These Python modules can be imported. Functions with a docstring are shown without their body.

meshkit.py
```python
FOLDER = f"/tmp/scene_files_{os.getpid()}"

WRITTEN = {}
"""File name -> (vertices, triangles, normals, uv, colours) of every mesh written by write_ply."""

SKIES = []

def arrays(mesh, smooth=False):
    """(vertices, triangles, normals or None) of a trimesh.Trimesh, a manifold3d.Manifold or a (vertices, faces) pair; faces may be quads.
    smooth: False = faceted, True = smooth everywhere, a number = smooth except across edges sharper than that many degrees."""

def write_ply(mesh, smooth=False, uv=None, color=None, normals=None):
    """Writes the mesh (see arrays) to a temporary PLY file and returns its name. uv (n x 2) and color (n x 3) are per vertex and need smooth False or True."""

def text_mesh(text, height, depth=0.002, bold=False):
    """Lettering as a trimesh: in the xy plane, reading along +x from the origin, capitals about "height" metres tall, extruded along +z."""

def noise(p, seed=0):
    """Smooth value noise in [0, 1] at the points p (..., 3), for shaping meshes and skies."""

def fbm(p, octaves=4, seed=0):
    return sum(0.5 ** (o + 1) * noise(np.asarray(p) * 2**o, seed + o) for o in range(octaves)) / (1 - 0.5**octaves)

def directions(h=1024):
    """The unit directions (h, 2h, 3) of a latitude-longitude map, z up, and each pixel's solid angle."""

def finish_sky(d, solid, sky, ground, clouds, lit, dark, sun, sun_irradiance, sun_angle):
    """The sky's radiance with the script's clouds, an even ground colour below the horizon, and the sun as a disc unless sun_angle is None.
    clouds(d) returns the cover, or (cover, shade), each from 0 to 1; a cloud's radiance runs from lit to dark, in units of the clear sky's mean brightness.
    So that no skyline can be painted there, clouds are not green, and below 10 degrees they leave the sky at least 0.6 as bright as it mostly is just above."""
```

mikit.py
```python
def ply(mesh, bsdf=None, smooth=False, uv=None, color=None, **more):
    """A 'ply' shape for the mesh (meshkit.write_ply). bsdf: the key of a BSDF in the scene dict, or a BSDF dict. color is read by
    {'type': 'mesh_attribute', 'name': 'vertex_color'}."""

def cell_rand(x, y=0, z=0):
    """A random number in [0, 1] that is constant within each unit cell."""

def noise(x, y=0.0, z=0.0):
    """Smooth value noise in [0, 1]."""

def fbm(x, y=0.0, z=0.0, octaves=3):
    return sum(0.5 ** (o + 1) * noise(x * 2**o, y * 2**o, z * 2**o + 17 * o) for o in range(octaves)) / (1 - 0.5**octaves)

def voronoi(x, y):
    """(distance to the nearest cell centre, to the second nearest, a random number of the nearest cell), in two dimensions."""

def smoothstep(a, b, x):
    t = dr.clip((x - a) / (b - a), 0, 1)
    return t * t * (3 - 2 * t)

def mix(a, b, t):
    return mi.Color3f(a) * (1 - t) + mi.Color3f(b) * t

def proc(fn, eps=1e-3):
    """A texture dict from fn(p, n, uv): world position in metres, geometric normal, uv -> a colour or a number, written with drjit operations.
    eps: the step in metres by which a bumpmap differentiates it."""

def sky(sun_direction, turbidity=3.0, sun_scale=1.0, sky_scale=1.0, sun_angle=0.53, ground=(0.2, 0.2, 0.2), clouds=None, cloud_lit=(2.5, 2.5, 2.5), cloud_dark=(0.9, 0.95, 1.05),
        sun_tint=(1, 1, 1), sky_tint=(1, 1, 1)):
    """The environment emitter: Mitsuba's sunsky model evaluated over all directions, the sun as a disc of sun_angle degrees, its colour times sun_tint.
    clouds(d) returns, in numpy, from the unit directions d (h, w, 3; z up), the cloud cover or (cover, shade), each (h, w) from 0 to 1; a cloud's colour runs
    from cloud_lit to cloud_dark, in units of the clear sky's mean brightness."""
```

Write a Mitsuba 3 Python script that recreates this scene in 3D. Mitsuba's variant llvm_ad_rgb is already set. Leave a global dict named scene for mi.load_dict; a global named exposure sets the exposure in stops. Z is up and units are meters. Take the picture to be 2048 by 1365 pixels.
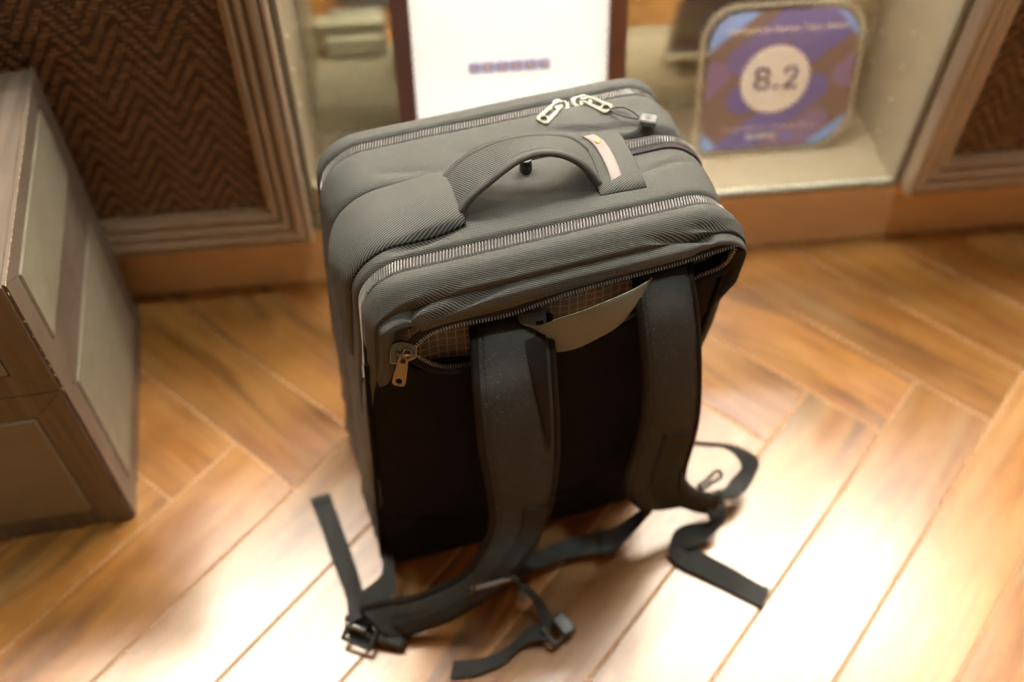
import math, random, json
import numpy as np, trimesh, manifold3d as m3, shapely.geometry as sg
import drjit as dr, mitsuba as mi, mikit, meshkit
from mikit import noise, fbm, cell_rand, smoothstep, mix, proc, ply
T = mi.ScalarTransform4f
random.seed(7)
rng = np.random.default_rng(7)

# ---------------------------------------------------------------- camera, light, exposure
PITCH, ROLL, YAW, FPX, EYE = 0.912965, -0.0169345, 0.130753, 2112.85, 1.08
_cy, _sy = math.cos(YAW), math.sin(YAW)
_f = np.array([_sy*math.cos(PITCH), _cy*math.cos(PITCH), -math.sin(PITCH)])
_r = np.array([_cy, -_sy, 0.0]); _d = np.cross(_f, _r)
_r2 = math.cos(ROLL)*_r + math.sin(ROLL)*_d
_d2 = -math.sin(ROLL)*_r + math.cos(ROLL)*_d
_m = np.eye(4); _m[:3, 0] = -_r2; _m[:3, 1] = -_d2; _m[:3, 2] = _f; _m[:3, 3] = [0, 0, EYE]
scene, labels = {}, {}
scene['camera'] = {'type': 'thinlens', 'fov': 2*math.degrees(math.atan(1024/FPX)), 'fov_axis': 'x',
                   'aperture_radius': 0.0078, 'focus_distance': 0.848, 'near_clip': 0.05, 'far_clip': 60.0,
                   'to_world': T(_m.tolist())}
exposure = 0.36
scene['room_light'] = {'type': 'constant', 'radiance': {'type': 'rgb', 'value': [0.10, 0.085, 0.065]}}
CEIL = 2.6
def rgb(*c): return {'type': 'rgb', 'value': list(map(float, c))}
# luminous panels and downlights of the ceiling: (name, x0, x1, y0, y1, radiance)
PANELS = [('light_panel', -1.30, -0.25, 1.18, 1.85, (24, 21.4, 17.6)),
          ('light_panel', 0.65, 1.75, 1.15, 1.85, (24, 21.4, 17.6))]
DOWNLIGHTS = [(0.05, 1.32, 0.07, (1000, 965, 840)), (0.42, 0.60, 0.06, (560, 620, 565)), (1.18, 2.47, 0.06, (1700, 1440, 1030)), (1.28, 1.22, 0.06, (3400, 2950, 2150))]  # the last one is an added lamp that brightens the floor at right
CASE_L = (19, 17.6, 14.5)

# ---------------------------------------------------------------- helpers
def key_of(name, parent=None):
    k = (parent + '__' if parent else '') + name
    if k not in scene and k not in labels and not any(x.startswith(k + '__') for x in scene): return k
    i = 1
    while True:
        q = f'{k}_{i:03d}'
        if q not in scene and q not in labels and not any(x.startswith(q + '__') for x in scene): return q
        i += 1
def thing(name, label, cat, group=None):
    k = key_of(name)
    labels[k] = {'label': label, 'category': cat}
    if group: labels[k]['group'] = group
    return k
def struct(name):
    k = key_of(name); labels[k] = {'kind': 'structure'}; return k
_count = {}
def part(parent, name, mesh, mat, smooth=False, label=None, kind=None, **kw):
    base = parent + '__' + name
    n = _count.get(base, 0); _count[base] = n + 1
    k = base if n == 0 else f'{base}_{n:03d}'
    scene[k] = ply(mesh, mat, smooth, **kw)
    if label or kind:
        labels[k] = {}
        if label: labels[k]['label'] = label
        if kind: labels[k]['kind'] = kind
    return k
def put(parent, name, shape, to_world):
    base = parent + '__' + name
    n = _count.get(base, 0); _count[base] = n + 1
    k = base if n == 0 else f'{base}_{n:03d}'
    scene[k] = {**shape, 'to_world': to_world}
    return k
def cat(ms): return trimesh.util.concatenate(ms)
def man(m):
    g = m.to_mesh(); return trimesh.Trimesh(g.vert_properties[:, :3], g.tri_verts, process=False)
def box(x0, x1, y0, y1, z0, z1, r=0.0):
    if r <= 0:
        b = trimesh.creation.box((x1-x0, y1-y0, z1-z0)); b.apply_translation(((x0+x1)/2, (y0+y1)/2, (z0+z1)/2)); return b
    pts = []
    for x, sx in ((x0, r), (x1, -r)):
        for y, sy in ((y0, r), (y1, -r)):
            for z, sz in ((z0, r), (z1, -r)):
                pts += [(x, y+sy, z+sz), (x+sx, y, z+sz), (x+sx, y+sy, z)]
    return man(m3.Manifold.hull_points(np.array(pts)))
def spheres_hull(pts, r, seg=16):
    s = m3.Manifold.sphere(r, seg)
    return man(m3.Manifold.batch_hull([s.translate(tuple(map(float, p))) for p in pts]))
def frame_mat(o, x, y):
    x = np.asarray(x, float); x = x/np.linalg.norm(x); y = np.asarray(y, float); y = y-(y@x)*x; y /= np.linalg.norm(y)
    M = np.eye(4); M[:3, 0] = x; M[:3, 1] = y; M[:3, 2] = np.cross(x, y); M[:3, 3] = o; return M
def placed(mesh, M):
    m = mesh.copy(); m.apply_transform(M); return m
def spline(P, n):
    from scipy.interpolate import PchipInterpolator, CubicSpline
    P = np.asarray(P, float)
    if len(P) == 2: return P[0] + np.linspace(0, 1, n)[:, None]*(P[1]-P[0])
    d = np.r_[0, np.cumsum(np.linalg.norm(np.diff(P.reshape(len(P), -1), axis=0), axis=1)+1e-9)]
    return CubicSpline(d, P, bc_type='natural')(np.linspace(0, d[-1], n)) if len(P) > 2 else P
def tube(P, r, sides=8, closed=False):
    P = np.asarray(P, float); n = len(P)
    t = (np.roll(P, -1, 0)-np.roll(P, 1, 0)) if closed else np.gradient(P, axis=0)
    t /= np.linalg.norm(t, axis=1, keepdims=True)+1e-12
    up = np.array([0.13, 0.21, 0.97]); A = []
    a = np.cross(t[0], up); a /= np.linalg.norm(a)
    for i in range(n):
        a = a - (a@t[i])*t[i]; a /= np.linalg.norm(a)+1e-12; A.append(a)
    A = np.array(A); B = np.cross(t, A); ang = np.arange(sides)*2*np.pi/sides
    r = np.broadcast_to(r, (n,))
    v = P[:, None]+r[:, None, None]*(np.cos(ang)[None, :, None]*A[:, None]+np.sin(ang)[None, :, None]*B[:, None])
    F = []
    for i in range(n if closed else n-1):
        j = (i+1) % n
        for k in range(sides):
            l = (k+1) % sides
            F += [[i*sides+k, j*sides+k, j*sides+l], [i*sides+k, j*sides+l, i*sides+l]]
    v = v.reshape(-1, 3)
    if not closed:
        v = np.vstack([v, P[0], P[-1]]); c0, c1 = len(v)-2, len(v)-1
        for k in range(sides):
            l = (k+1) % sides
            F += [[c0, k, l], [c1, (n-1)*sides+l, (n-1)*sides+k]]
    m = trimesh.Trimesh(v, F, process=False)
    if m.volume < 0: m.invert()
    return m
def grid_faces(n, m, wrap=False):
    F = []
    for i in range(n-1):
        for j in range(m if wrap else m-1):
            k = (j+1) % m
            F += [[i*m+j, i*m+k, (i+1)*m+k], [i*m+j, (i+1)*m+k, (i+1)*m+j]]
    return np.array(F)
def ribbon(Lp, Rp, th, n=60, m=9, lens=0.0, crown=0.0):
    """A band between two 3D edges: thickness th, thinner towards the edges by lens; returns mesh and uv (metres)."""
    L, R = spline(Lp, n), spline(Rp, n)
    C = (L+R)/2; t = np.gradient(C, axis=0); t /= np.linalg.norm(t, axis=1, keepdims=True)
    w = R-L; wid = np.linalg.norm(w, axis=1); N = np.cross(w, t); N /= np.linalg.norm(N, axis=1, keepdims=True)+1e-12
    q = np.linspace(-1, 1, m); prof = th/2*(1-lens*np.abs(q)**3)
    along = np.r_[0, np.cumsum(np.linalg.norm(np.diff(C, axis=0), axis=1))]
    up = C[:, None]+w[:, None]*(q/2)[None, :, None]+N[:, None]*(prof+crown*(1-q*q))[None, :, None]
    dn = C[:, None]+w[:, None]*(q/2)[None, :, None]-N[:, None]*(prof-crown*(1-q*q))[None, :, None]
    loop = np.concatenate([up, dn[:, ::-1]], axis=1)
    V = loop.reshape(-1, 3); M = 2*m
    F = list(grid_faces(n, M, True))
    for base in (0, (n-1)*M):
        for j in range(m-1):
            a, b, c, d = base+j, base+j+1, base+M-2-j, base+M-1-j
            F += [[a, b, c], [a, c, d]] if base else [[a, c, b], [a, d, c]]
    uq = np.concatenate([q, q[::-1]])[None, :]*wid[:, None]/2
    uv = np.stack([uq, np.broadcast_to(along[:, None], uq.shape)], -1).reshape(-1, 2)
    mesh = trimesh.Trimesh(V, np.array(F), process=False)
    if mesh.volume < 0: mesh.invert()
    return mesh, uv, L, R, N

# ---------------------------------------------------------------- materials
def principled(col, rough=0.5, metal=0.0, **k):
    c = col if isinstance(col, dict) else rgb(*col)
    return {'type': 'twosided', 'bsdf': {'type': 'principled', 'base_color': c, 'roughness': rough if isinstance(rough, dict) else float(rough), 'metallic': float(metal), **k}}
def bumped(b, tex, scale=1.0):
    inner = b['bsdf']
    return {'type': 'twosided', 'bsdf': {'type': 'bumpmap', 'arbitrary': tex, 'scale': float(scale), 'bsdf': inner}}

def wood_col(p, n, uv):
    x, y = uv.x, uv.y
    pid = dr.floor(y/10.0)
    r = cell_rand(pid, 3); r2 = cell_rand(pid, 9)
    wav = (fbm(x*4.0, y*9.0, pid, 2)-.5)*0.03
    g = fbm(x*11.0, (y+wav)*105.0, pid*1.7, 3)
    s = fbm(x*4.5+3.0, (y+wav*1.5)*48.0, pid*0.7, 4)
    blot = fbm(x*12.0, y*26.0, pid, 4)
    c = mix((0.47, 0.175, 0.037), (0.68, 0.315, 0.083), smoothstep(.25, .75, g*0.5+blot*0.6))
    c = mix(c, (0.19, 0.075, 0.026), smoothstep(.48, .78, s)*0.85)
    c = mix(c, (0.70, 0.44, 0.18), smoothstep(.62, .85, fbm(x*3.0, y*40.0, pid+5.0, 2))*0.45)
    return c*(0.40+0.26*r)
def wood_rough(p, n, uv):
    return 0.19+0.12*fbm(uv.x*9.0, uv.y*40.0, 2.0, 2)
scene['mat_plank'] = principled(proc(wood_col), proc(wood_rough), specular=1.0)
def bevel_col(p, n, uv):
    return mix((0.46, 0.29, 0.165), (0.58, 0.39, 0.25), noise(p.x*30, p.y*30))
scene['mat_joint'] = principled(proc(bevel_col), 0.5)
scene['mat_ground'] = principled((0.40, 0.22, 0.09), 0.5)
def copper_col(p, n, uv):
    return mix((0.70, 0.43, 0.20), (0.78, 0.51, 0.265), fbm(p.x*9, p.z*30, 1.0, 3))
scene['mat_baseboard'] = principled(proc(copper_col), 0.42, 0.15)
def weave_col(p, n, uv):
    return mix((0.20, 0.105, 0.052), (0.36, 0.20, 0.105), noise(p.x*140, p.y*90, p.z*210))
scene['mat_weave'] = principled(proc(weave_col), 0.38, specular=0.6)
scene['mat_weave_back'] = principled((0.070, 0.035, 0.018), 0.6)
def bronze_col(p, n, uv):
    return mix((0.40, 0.315, 0.225), (0.48, 0.385, 0.28), fbm(p.x*14, p.y*14, p.z*14, 2))
scene['mat_moulding'] = principled(proc(bronze_col), 0.36, 0.15)
scene['mat_case'] = principled((0.24, 0.21, 0.147), 0.42)
scene['mat_mirror'] = {'type': 'twosided', 'bsdf': {'type': 'roughconductor', 'alpha': 0.006, 'specular_reflectance': rgb(.80, .81, .76), 'material': 'Ag'}}
scene['mat_glass'] = {'type': 'thindielectric', 'int_ior': 1.5}
scene['mat_edge'] = principled((0.62, 0.70, 0.62), 0.25)
scene['mat_nickel'] = principled((0.55, 0.53, 0.43), 0.38, 0.7)
scene['mat_dark'] = principled((0.03, 0.028, 0.025), 0.6)
scene['mat_mahogany'] = principled((0.060, 0.020, 0.014), 0.3)
scene['mat_paper'] = principled((0.90, 0.90, 0.88), 0.6)
scene['mat_faint_ink'] = principled((0.88, 0.88, 0.87), 0.6)
scene['mat_star_band'] = principled((0.70, 0.70, 0.95), 0.5)
scene['mat_star_tile'] = principled((0.30, 0.31, 0.80), 0.5)
scene['mat_star'] = principled((1.0, 0.80, 0.45), 0.5)
scene['mat_acrylic_edge'] = principled((0.74, 0.72, 0.58), 0.3)
def print_col(p, n, uv):
    """the printed card: rounded diagonal bars of violet and navy on brown, light blue corners (uv in metres from the card's corner)"""
    x, y = uv.x-0.095, uv.y-0.095
    c, s = math.cos(math.radians(40)), math.sin(math.radians(40))
    a = x*c+y*s; b = -x*s+y*c
    col = mi.Color3f(0.165, 0.112, 0.100)
    def bar(col, b0, a0, a1, r, k):
        qa = dr.maximum(dr.maximum(a0-a, a-a1), 0.0)
        d = dr.sqrt(qa*qa+dr.square(b-b0))
        return mix(col, k, 1-smoothstep(r-.0012, r+.0012, d))
    vio, nav, pur, blue = (0.15, 0.125, 0.30), (0.125, 0.115, 0.32), (0.205, 0.145, 0.26), (0.25, 0.42, 0.82)  # card colours lightened to include the haze of the glass reflection
    col = bar(col, 0.056, -0.02, 0.2, .020, vio); col = bar(col, 0.012, -0.05, 0.2, .021, nav)
    col = bar(col, 0.064, -0.095, -0.058, .020, pur); col = bar(col, -0.038, -0.115, 0.028, .020, nav)
    col = bar(col, -0.082, -0.2, 0.0, .020, pur); col = bar(col, 0.030, 0.06, 0.2, .016, vio)
    col = bar(col, -0.052, 0.068, 0.2, .018, pur)
    blue_in = smoothstep(-.001, .001, b-0.094)
    blue_in = dr.maximum(blue_in, smoothstep(-.001, .001, -b-0.101))
    corner = smoothstep(-.001, .001, a-0.108)*smoothstep(-.02, -.018, b)
    corner = dr.maximum(corner, smoothstep(-.001, .001, -a-0.116)*(1-smoothstep(-.030, -.028, -b-.02)*0))
    return mix(col, blue, dr.minimum(dr.maximum(blue_in, corner), 1.0))
scene['mat_card'] = principled(proc(print_col), 0.35)
scene['mat_white_ink'] = principled((0.86, 0.82, 0.76), 0.5)
scene['mat_soft_ink'] = principled((0.52, 0.47, 0.48), 0.5)
scene['mat_navy_ink'] = principled((0.035, 0.03, 0.10), 0.5)
scene['mat_blue_ink'] = principled((0.10, 0.16, 0.60), 0.5)
def box_wood_col(p, n, uv):
    g = fbm(p.x*160, p.y*7, p.z*7, 3)
    return mix((0.070, 0.050, 0.038), (0.150, 0.118, 0.092), g)
scene['mat_box_wood'] = principled(proc(box_wood_col), 0.40)
def gilt_col(p, n, uv): return mix((0.28, 0.19, 0.09), (0.52, 0.40, 0.20), noise(p.x*200, p.y*200, p.z*200))
scene['mat_gilt'] = principled(proc(gilt_col), 0.45)
def box_panel_col(p, n, uv):
    return mix((0.160, 0.143, 0.106), (0.190, 0.170, 0.126), fbm(p.x*60, p.y*60, p.z*60, 3))
scene['mat_box_panel'] = principled(proc(box_panel_col), 0.50)

# cloth: rib weave from uv in metres
RIB = 0.00160
def rib_h(uv, rib=RIB, ang=-24.0):
    ca, sa = math.cos(math.radians(ang)), math.sin(math.radians(ang))
    q = (uv.y*ca+uv.x*sa)/rib; w = (uv.x*ca-uv.y*sa)/(rib*1.15)
    r = 0.5+0.5*dr.cos(q*2*math.pi)
    off = cell_rand(dr.floor(q+0.5), 4)
    k = 0.5+0.5*dr.cos((w+off*0.5+0.5*dr.floor(q+0.5))*2*math.pi)
    return r, k
def twill_col_of(base, lift, ang=-24.0):
    def fn(p, n, uv):
        r, k = rib_h(uv, ang=ang)
        t = r*(0.72+0.28*k)
        v = 0.92+0.16*fbm(p.x*40, p.y*40, p.z*40, 2)
        return mix(base, lift, t)*v
    return fn
def twill_bump(p, n, uv):
    r, k = rib_h(uv)
    return (r*(0.75+0.25*k))
def twill(base, lift, rough=0.62, bump=0.00022, sheen=0.2, spec=0.3):
    return bumped(principled(proc(twill_col_of(base, lift)), rough, 0.0, sheen=sheen, specular=spec), proc(twill_bump, 2.5e-4), bump)
scene['mat_twill'] = twill((0.018, 0.0185, 0.0178), (0.146, 0.152, 0.144))
scene['mat_twill_dark'] = twill((0.007, 0.0066, 0.006), (0.021, 0.0195, 0.018), 0.8, 0.0002, 0.0, 0.06)
scene['mat_tape'] = principled((0.045, 0.041, 0.043), 0.8, specular=0.1)
def web_col(p, n, uv):
    r = 0.5+0.5*dr.cos(uv.y/0.0016*2*math.pi); c = 0.5+0.5*dr.cos(uv.x/0.0030*2*math.pi)
    return mix((0.016, 0.016, 0.016), (0.045, 0.045, 0.044), r*(0.6+0.4*c))
scene['mat_webbing'] = principled(proc(web_col), 0.65, specular=0.15)
def grey_web_col(p, n, uv):
    r = 0.5+0.5*dr.cos(uv.y/0.0014*2*math.pi); c = 0.5+0.5*dr.cos(uv.x/0.0024*2*math.pi)
    return mix((0.095, 0.108, 0.102), (0.25, 0.28, 0.262), r*0.5+c*0.5)
scene['mat_grey_webbing'] = principled(proc(grey_web_col), 0.6, specular=0.4)
def strap_col(p, n, uv):
    r = 0.5+0.5*dr.cos((uv.x*1.0+uv.y*0.45)/0.0011*2*math.pi)
    glint = smoothstep(.86, .97, noise(uv.x*1700, uv.y*1100))*smoothstep(.25, .6, noise(uv.x*60, uv.y*45, 3.0))
    return mix(mix((0.021, 0.0215, 0.021), (0.066, 0.069, 0.067), r), (0.34, 0.36, 0.36), glint*0.75)
scene['mat_strap'] = principled(proc(strap_col), 0.7, specular=0.12)
scene['mat_binding'] = principled((0.014, 0.012, 0.011), 0.6, specular=0.12)
scene['mat_handle_binding'] = principled((0.060, 0.060, 0.057), 0.6)
scene['mat_thread'] = principled((0.16, 0.165, 0.16), 0.6)
def lining_col(p, n, uv):
    q = 0.0078
    fx = dr.abs(uv.x/q-dr.floor(uv.x/q)-.5); fy = dr.abs(uv.y/q-dr.floor(uv.y/q)-.5)
    l = dr.maximum(1-smoothstep(.03, .07, fx), 1-smoothstep(.03, .07, fy))
    return mix((0.105, 0.082, 0.072), (0.40, 0.36, 0.29), l*0.8)
scene['mat_lining'] = principled(proc(lining_col), 0.6)
scene['mat_steel'] = principled((0.72, 0.76, 0.68), 0.26, 0.85)
scene['mat_teeth'] = principled((0.40, 0.40, 0.40), 0.28, 0.8)
scene['mat_bronze'] = principled((0.27, 0.21, 0.13), 0.2, 0.92)
scene['mat_plastic'] = principled((0.018, 0.018, 0.018), 0.32)
scene['mat_rubber'] = principled((0.17, 0.175, 0.175), 0.5)
scene['mat_gunmetal'] = principled((0.30, 0.30, 0.31), 0.3, 0.8)
scene['mat_leather'] = principled((0.25, 0.205, 0.205), 0.5)
scene['mat_emblem'] = principled((0.62, 0.36, 0.12), 0.5)

# ---------------------------------------------------------------- the setting: floor, baseboard, counter walls, ceiling
PW, PN = 0.0999, 6
PL = PW*PN
U0, V0 = 0.8332, -0.0707
qd = np.array([math.sqrt(.5), math.sqrt(.5)]); pd = np.array([math.sqrt(.5), -math.sqrt(.5)])
floor = struct('floor')
scene[floor] = ply(box(-1.6, 2.1, -0.7, 1.25, -0.030, -0.0011), 'mat_joint')
part(floor, 'subfloor', box(-4.0, 4.0, -3.5, 5.0, -0.050, -0.031), 'mat_ground')
def plank_mesh(k):
    g, bv, h = 0.0013, 0.0011, 0.008
    x, y = PL/2-g, PW/2-g
    v = [(sx*(x-i*bv), sy*(y-i*bv), z) for i, z in ((0, -h), (0, -bv*.6), (1, 0)) for sx, sy in ((-1, -1), (1, -1), (1, 1), (-1, 1))]
    f = []
    for r in (0, 1):
        for j in range(4):
            a, b = r*4+j, r*4+(j+1) % 4
            f += [[a, b, b+4], [a, b+4, a+4]]
    f += [[8, 9, 10], [8, 10, 11]]
    v = np.array(v, float); f = np.array(f)
    # unshared corners so that the bevels stay crisp
    vv = v[f].reshape(-1, 3); ff = np.arange(len(vv)).reshape(-1, 3)
    uv = vv[:, :2]+np.array([k*1.37+0.3, 10.0*(k+1)+5.0])
    return trimesh.Trimesh(vv, ff, process=False), uv
PLANKS = [ply(m, 'mat_plank', uv=uv) for m, uv in (plank_mesh(k) for k in range(14))]
for i in range(-16, 17):
    for j in range(-5, 6):
        for fam in (0, 1):
            if fam == 0: u, v, ax = U0+(i+PN*j-PN/2)*PW, V0+(i-PN*j-.5)*PW, qd
            else: u, v, ax = U0+(i+PN*j+.5)*PW, V0+(i-PN*j-PN/2)*PW, pd
            c = u*qd+v*pd
            ends = np.array([c-ax*PL/2, c+ax*PL/2])
            if ends[:, 1].min() > 0.93 or ends[:, 1].max() > 1.24 and ends[:, 1].min() > .8 or c[1] < -0.45 or not -1.25 < c[0] < 1.75: continue
            a = np.array([*ax, 0]); M = np.eye(4); M[:2, 0] = ax; M[:2, 1] = (-ax[1], ax[0]); M[:2, 3] = c
            put(floor, 'plank', PLANKS[rng.integers(0, 14)], T(M.tolist()))
b = struct('baseboard_back'); scene[b] = ply(box(-1.3, 1.8, 0.956, 0.975, 0.0, 0.099, .0015), 'mat_baseboard')
w = struct('wall_back'); scene[w] = ply(box(-1.3, -0.131, 0.957, 1.20, 0.1, 0.64), 'mat_weave_back')
w = struct('wall_back'); scene[w] = ply(box(0.641, 1.8, 0.957, 1.20, 0.1, 0.64), 'mat_weave_back')
c = struct('ceiling'); scene[c] = ply(box(-4.0, 4.0, -3.5, 5.0, CEIL, CEIL+.05), principled((.7, .66, .58), .8))
for (nm, x0, x1, y0, y1, L) in PANELS:
    k = part(c, nm, box(x0, x1, y0, y1, CEIL-.03, CEIL-.005), 'mat_paper')
    scene[k]['emitter'] = {'type': 'area', 'radiance': rgb(*L)}
for (x, y, r, L) in DOWNLIGHTS:
    d = trimesh.creation.cylinder(r, .02, sections=32); d.apply_translation((x, y, CEIL-.015))
    k = part(c, 'downlight', d, 'mat_paper'); scene[k]['emitter'] = {'type': 'area', 'radiance': rgb(*L)}
    ring = trimesh.creation.annulus(r+.002, r+.02, .03, sections=32); ring.apply_translation((x, y, CEIL-.02))
    part(c, 'downlight_rim', ring, 'mat_nickel')

# ---------------------------------------------------------------- framed panels of woven leather
def woven_panel(label, x0, x1, z0, z1, yf):
    t = thing('woven_panel', label, 'panel')
    prof = [(0.0, 0.030), (0.0, 0.004), (0.0015, 0.0018), (0.0045, 0.0015), (0.0055, 0.0070)]
    for w0, ww, base_, hh in ((.0060, .0145, .0085, .0085), (.0215, .0120, .0130, .0080), (.0345, .0115, .0175, .0075)):
        prof += [(w0+ww/2-ww/2*math.cos(q), base_-hh*math.sin(q)) for q in np.linspace(.12, math.pi-.12, 9)]+[(w0+ww+.0006, base_+.004)]
    prof += [(0.0490, 0.0215), (0.0500, 0.030)]
    P = np.array(prof)
    cs = [np.array([x0, z0]), np.array([x1, z0]), np.array([x1, z1]), np.array([x0, z1])]
    dirs = [np.array([1, 0]), np.array([0, 1]), np.array([-1, 0]), np.array([0, -1])]
    for k in range(4):
        a, b, d = cs[k], cs[(k+1) % 4], dirs[k]; n = np.array([-d[1], d[0]])
        A = [(a+n*w_+d*w_) for w_ in P[:, 0]]; B = [(b+n*w_-d*w_) for w_ in P[:, 0]]
        V = [(q[0], yf+y, q[1]) for q, y in zip(A, P[:, 1])]+[(q[0], yf+y, q[1]) for q, y in zip(B, P[:, 1])]
        N = len(P); F = []
        for i in range(N):
            j = (i+1) % N
            F += [[i, N+i, N+j], [i, N+j, j]]
        m = trimesh.Trimesh(V, F, process=False)
        part(t, 'frame_rail', m, 'mat_moulding', 25)
    part(t, 'backing', box(x0+.045, x1-.045, yf+.0235, yf+.030, z0+.045, z1-.045), 'mat_weave_back')
    # floats of the herringbone weave
    L, hgt, dep = 0.0096, 0.0030, 0.0034
    px, pz, run, per = 0.0031, 0.0050, 11, 0.0235
    base = np.array([(-1, -1, 0), (1, -1, 0), (1, 1, 0), (-1, 1, 0), (-.78, -.45, 1), (.78, -.45, 1), (.78, .45, 1), (-.78, .45, 1)], float)
    bf = np.array([[0, 1, 5], [0, 5, 4], [1, 2, 6], [1, 6, 5], [2, 3, 7], [2, 7, 6], [3, 0, 4], [3, 4, 7], [4, 5, 6], [4, 6, 7]])
    V, F = [], []; n = 0
    xa, xb, za, zb = x0+.052, x1-.052, z0+.051, z1-.051
    g = np.random.default_rng(5)
    for i in range(int((xb-xa)/px)):
        x = xb-(i+.5)*px
        ph = i % (2*run); tri = ph if ph < run else 2*run-ph
        for k in range(-5, int((zb-za)/per)+2):
            z = za+k*per+tri*pz+g.normal(0, .0006)
            if not za+.002 < z < zb-.002: continue
            s = np.array([L/2*g.uniform(.75, 1.15), hgt/2*g.uniform(.8, 1.15), dep*g.uniform(.6, 1.1)])
            q = base*s
            tl = g.normal(0, .06)
            V.append(np.stack([x+q[:, 0]-q[:, 1]*tl, yf+.0235-q[:, 2], z+q[:, 1]+q[:, 0]*tl], 1)); F.append(bf+8*n); n += 1
    V = np.clip(np.vstack(V), [xa-.003, -9, za-.003], [xb+.003, 9, zb+.003])
    m = trimesh.Trimesh(V, np.vstack(F), process=False)
    if np.dot(np.cross(m.triangles[8][1]-m.triangles[8][0], m.triangles[8][2]-m.triangles[8][0]), [0, -1, 0]) < 0: m.invert()
    part(t, 'woven_strands', m, 'mat_weave', kind='stuff')
woven_panel('brown woven leather panel in a ridged bronze frame, behind the dark wooden box', -1.25, -0.131, 0.106, 0.62, 0.925)
woven_panel('brown woven leather panel in a ridged bronze frame, right of the blue award sign', 0.640, 1.75, 0.106, 0.62, 0.925)

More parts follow.
